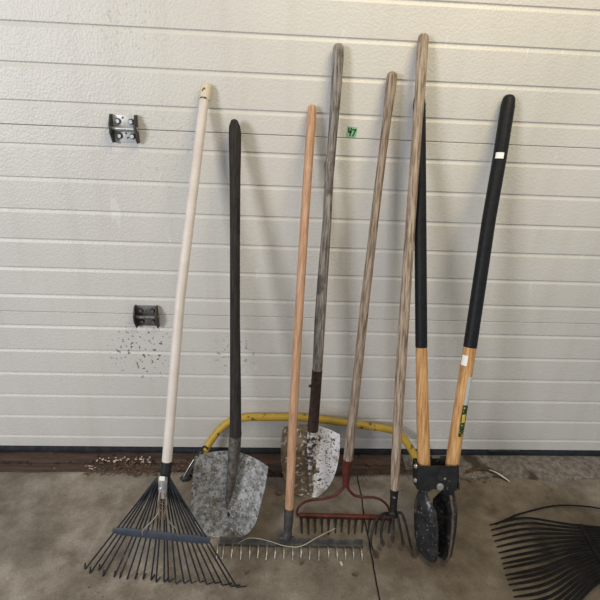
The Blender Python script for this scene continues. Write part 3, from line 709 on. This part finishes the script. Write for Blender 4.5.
# ------------------------------------------------------------------ second leaf rake lying at the right
a = F(491, 528); b = F(514, 604)
hub = F(660, 548); hub.z = .045
e = bpy.data.objects.new('leaf_rake', None); COL.objects.link(e); e.location = (hub.x, hub.y, 0)
tag(e, 'dark leaf rake lying flat on the concrete at the right, tines pointing left', 'rake')
off2 = V((-hub.x, -hub.y, 0)); H = hub + off2
tl = [(489.5, 525.8), (490.8, 531), (492, 536.6), (494.2, 542), (496.3, 547.8), (498.5, 553.6), (500.5, 559.3), (502, 564.6), (503.3, 569.2), (505, 576), (507, 580.3), (508.6, 585.6), (512.2, 591.3), (513.4, 597.8), (516, 604), (518, 610), (520, 616), (522, 622), (524, 628)]
nn_ = len(tl); bd = []
for i, tp in enumerate(tl):
    u = i / (nn_ - 1) - .5
    t = F(*tp) + off2; t.z = .004
    h = H + V((-.02, -u * .05, 0)); m1 = F(tp[0] + 34, tp[1] - 5.5) + off2 + V((0, 0, .012)); m2 = t.lerp(h, .5) + V((0, 0, .020)); bd.append(t.lerp(h, .55) + V((0, 0, .020)))
    P = bez([t, m1, m2, h], 5); k = len(P)
    MB().tube(P, [.0016 + .0022 * min(1, j / 3) for j in range(k)], 6, squash=(.8, 1.2)).build('tine', M['rake_black'], e)
t0 = F(492, 524) + off2
MB().tube(bez([F(495.5, 525) + off2 + V((0, 0, .004)), F(507, 520.5) + off2 + V((0, 0, .008)), F(522, 515) + off2 + V((0, 0, .010)), F(560, 508) + off2 + V((0, 0, .014)), F(610, 515) + off2 + V((0, 0, .02)), H + V((0, .02, 0))], 5), .003, 6).build('tine', M['rake_black'], e)
MB().sheet([[p + V((-.008, 0, .003)), p + V((.008, 0, .003))] for p in bd], .002, (0, 0, 1)).build('cross_band', M['rake_black'], e)
MB().tube([H + V((-.05, 0, 0)), H + V((-.02, 0, 0)), H + V((.05, .0, -.004)), H + V((.09, 0, -.008))], [.024, .022, .017, .016], 14, squash=(.6, 1)).build('ferrule', M['rake_black'], e)
MB().tube([H + V((.085, 0, -.008)), H + V((1.2, .06, -.030))], .0142, 14).build('handle', M['wood_tan_grey'], e)

# ------------------------------------------------------------------ small things on the floor
# dry stem lying across the grey rake head
T = rake_top
pts = [(238, 543.5), (244, 540), (250, 538), (261, 539), (272, 542), (283, 545.5), (295, 547), (304, 545), (318, 537), (335, 528.5)]
zz = [.030, .033, .036, .038, .036, .030, .028, .032, .030, .024]
P = [F(a, b, z) for (a, b), z in zip(pts, zz)]
mb = MB().tube(bez(P, 5), [.0005 + .0010 * min(1, i / 30) for i in range(46)], 6); o = mb.build('dried_grass', M['straw'])
tag(o, 'pale dry grass stalk lying bent over the head of the grey rake', 'grass')

def leafbit(name, px, py, size, m, label, cat, seed, group=None, z=0.0, curl=.5, rot=None):
    c = F(px, py, z); rnd = random.Random(seed); a = rot if rot is not None else rnd.uniform(0, 3.1)
    ln, wd = size, size * rnd.uniform(.4, .6); rows = []
    for i in range(7):
        t = i / 6 * 2 - 1; w_ = wd * (1 - t * t) ** .6 + .0003; row = []
        for j in range(5):
            s = j / 4 * 2 - 1; x = t * ln; y = s * w_
            zq = .0012 + curl * (abs(s) ** 1.5 * w_ + .35 * ln * t * t) + .0012 * rnd.random()
            row.append(V((x * math.cos(a) - y * math.sin(a), x * math.sin(a) + y * math.cos(a), zq)))
        rows.append(row)
    o = MB().sheet(rows, .0007, (0, 0, 1)).build(name, m); o.location = c; tag(o, label, cat, group); return o
leafbit('dry_leaf', 137.5, 475.5, .016, M['leaf_brown'], 'crumpled brown leaf on the concrete just left of the white rake pole', 'leaf', 1)
leafbit('dry_leaf', 355, 575, .010, M['leaf_brown'], 'curled dark leaf scrap beside the floor joint in front of the red rake', 'leaf', 2)
leafbit('dry_leaf', 302, 563.5, .008, M['leaf_brown'], 'brown leaf scrap in front of the middle teeth of the grey rake', 'leaf', 3)
leafbit('dry_leaf', 247, 573, .009, M['leaf_brown'], 'brown leaf scrap just right of the white-poled rake tines', 'leaf', 4)
leafbit('paper_scrap', 341, 564.5, .008, M['chip_pale'], 'tiny pale scrap in front of the right teeth of the grey rake', 'scrap', 5)
o = MB().lump((0, 0, 0), .0105, 4, .3, (1.1, .9, .8)).build('pebble', M['pebble']); o.location = F(279, 492.5, .007)
tag(o, 'reddish pebble on the concrete between the two shovels', 'pebble')
# bark strip peeled off along the mortar, right of the digger
P = bez([F(462, 476, .004), F(470, 470.5, .010), F(482, 468, .014), (F(493, 471, .014)), F(503, 477, .008), F(508, 481, .003)], 4)
e = bpy.data.objects.new('bark_strip', None); COL.objects.link(e); c0 = F(486, 474); e.location = c0
tag(e, 'dark curled strip of bark with a painted white highlight, right of the digger', 'bark')
MB().tube([p - c0 for p in P], [.003 + .008 * math.sin(math.pi * i / (len(P) - 1)) for i in range(len(P))], 8, squash=(.4, 1)).build('bark', M['bark'], e)
P2 = [p - c0 + V((.002, -.008, .004)) for p in P[10:]]
MB().tube(P2, [.0012 + .0022 * math.sin(math.pi * i / (len(P2) - 1)) for i in range(len(P2))], 6).build('white_highlight', M['highlight_scrap'], e)  # pale rod painting the white highlight along the right end of the strip
o = MB().lump((0, 0, 0), .007, 9, .4).build('fluff_scrap', M['highlight_scrap']); o.location = F(433.5, 527, .006)
tag(o, 'small white scrap between the blades of the post-hole digger', 'scrap')

# uncountable litter: crumbs of leaf and dirt along the sill, and pale shreds among them
def litter(name, m, spots, n, rmin, rmax, label, flat):
    mb = MB(); rnd = random.Random(len(name))
    for i in range(n):
        x0, x1, y0, y1, z = rnd.choice(spots)
        px = rnd.uniform(x0, x1); py = y0 + (y1 - y0) * rnd.random() ** 1.0
        c = F(px, py, z); r = rnd.uniform(rmin, rmax) * rnd.uniform(.5, 1)
        mb.lump(c + V((0, 0, r * flat * .6)), r, i, .7, (rnd.uniform(.7, 1.6), rnd.uniform(.6, 1.2), flat), 1)
    o = mb.build(name, m, angle=60); tag(o, label, 'litter'); o['kind'] = 'stuff'; return o
litter('leaf_crumbs', M['leaf_brown'], [(81, 190, 461, 472, .007)] * 5 + [(81, 165, 471, 476, .0)] * 3 , 270, .0025, .0075, 'brown leaf crumbs and dirt along the sill around the white rake pole', .5)
litter('dirt_crumbs', M['leaf_brown'], [(458, 512, 468, 482, .004), (462, 500, 466, 478, .006)], 90, .0025, .0070, 'dark dirt crumbs along the mortar edge right of the digger', .5)
litter('pale_shreds', M['chip_pale'], [(96, 150, 457, 463, .0095)] * 4 + [(86, 97, 466, 470, .006)], 42, .003, .008, 'pale leaf shreds on the brown sill left of the white rake pole', .35)
litter('floor_grit', M['leaf_brown'], [(81, 250, 478, 598, 0), (240, 480, 545, 598, 0), (330, 420, 484, 500, 0), (455, 520, 485, 598, 0)], 70, .0012, .0030, 'sparse dark grit scattered over the concrete floor', .7)

SC.view_settings.view_transform = 'Standard'; SC.view_settings.look = 'None'; SC.view_settings.gamma = 1; SC.view_settings.use_curve_mapping = False
SC.view_settings.exposure = 0.12
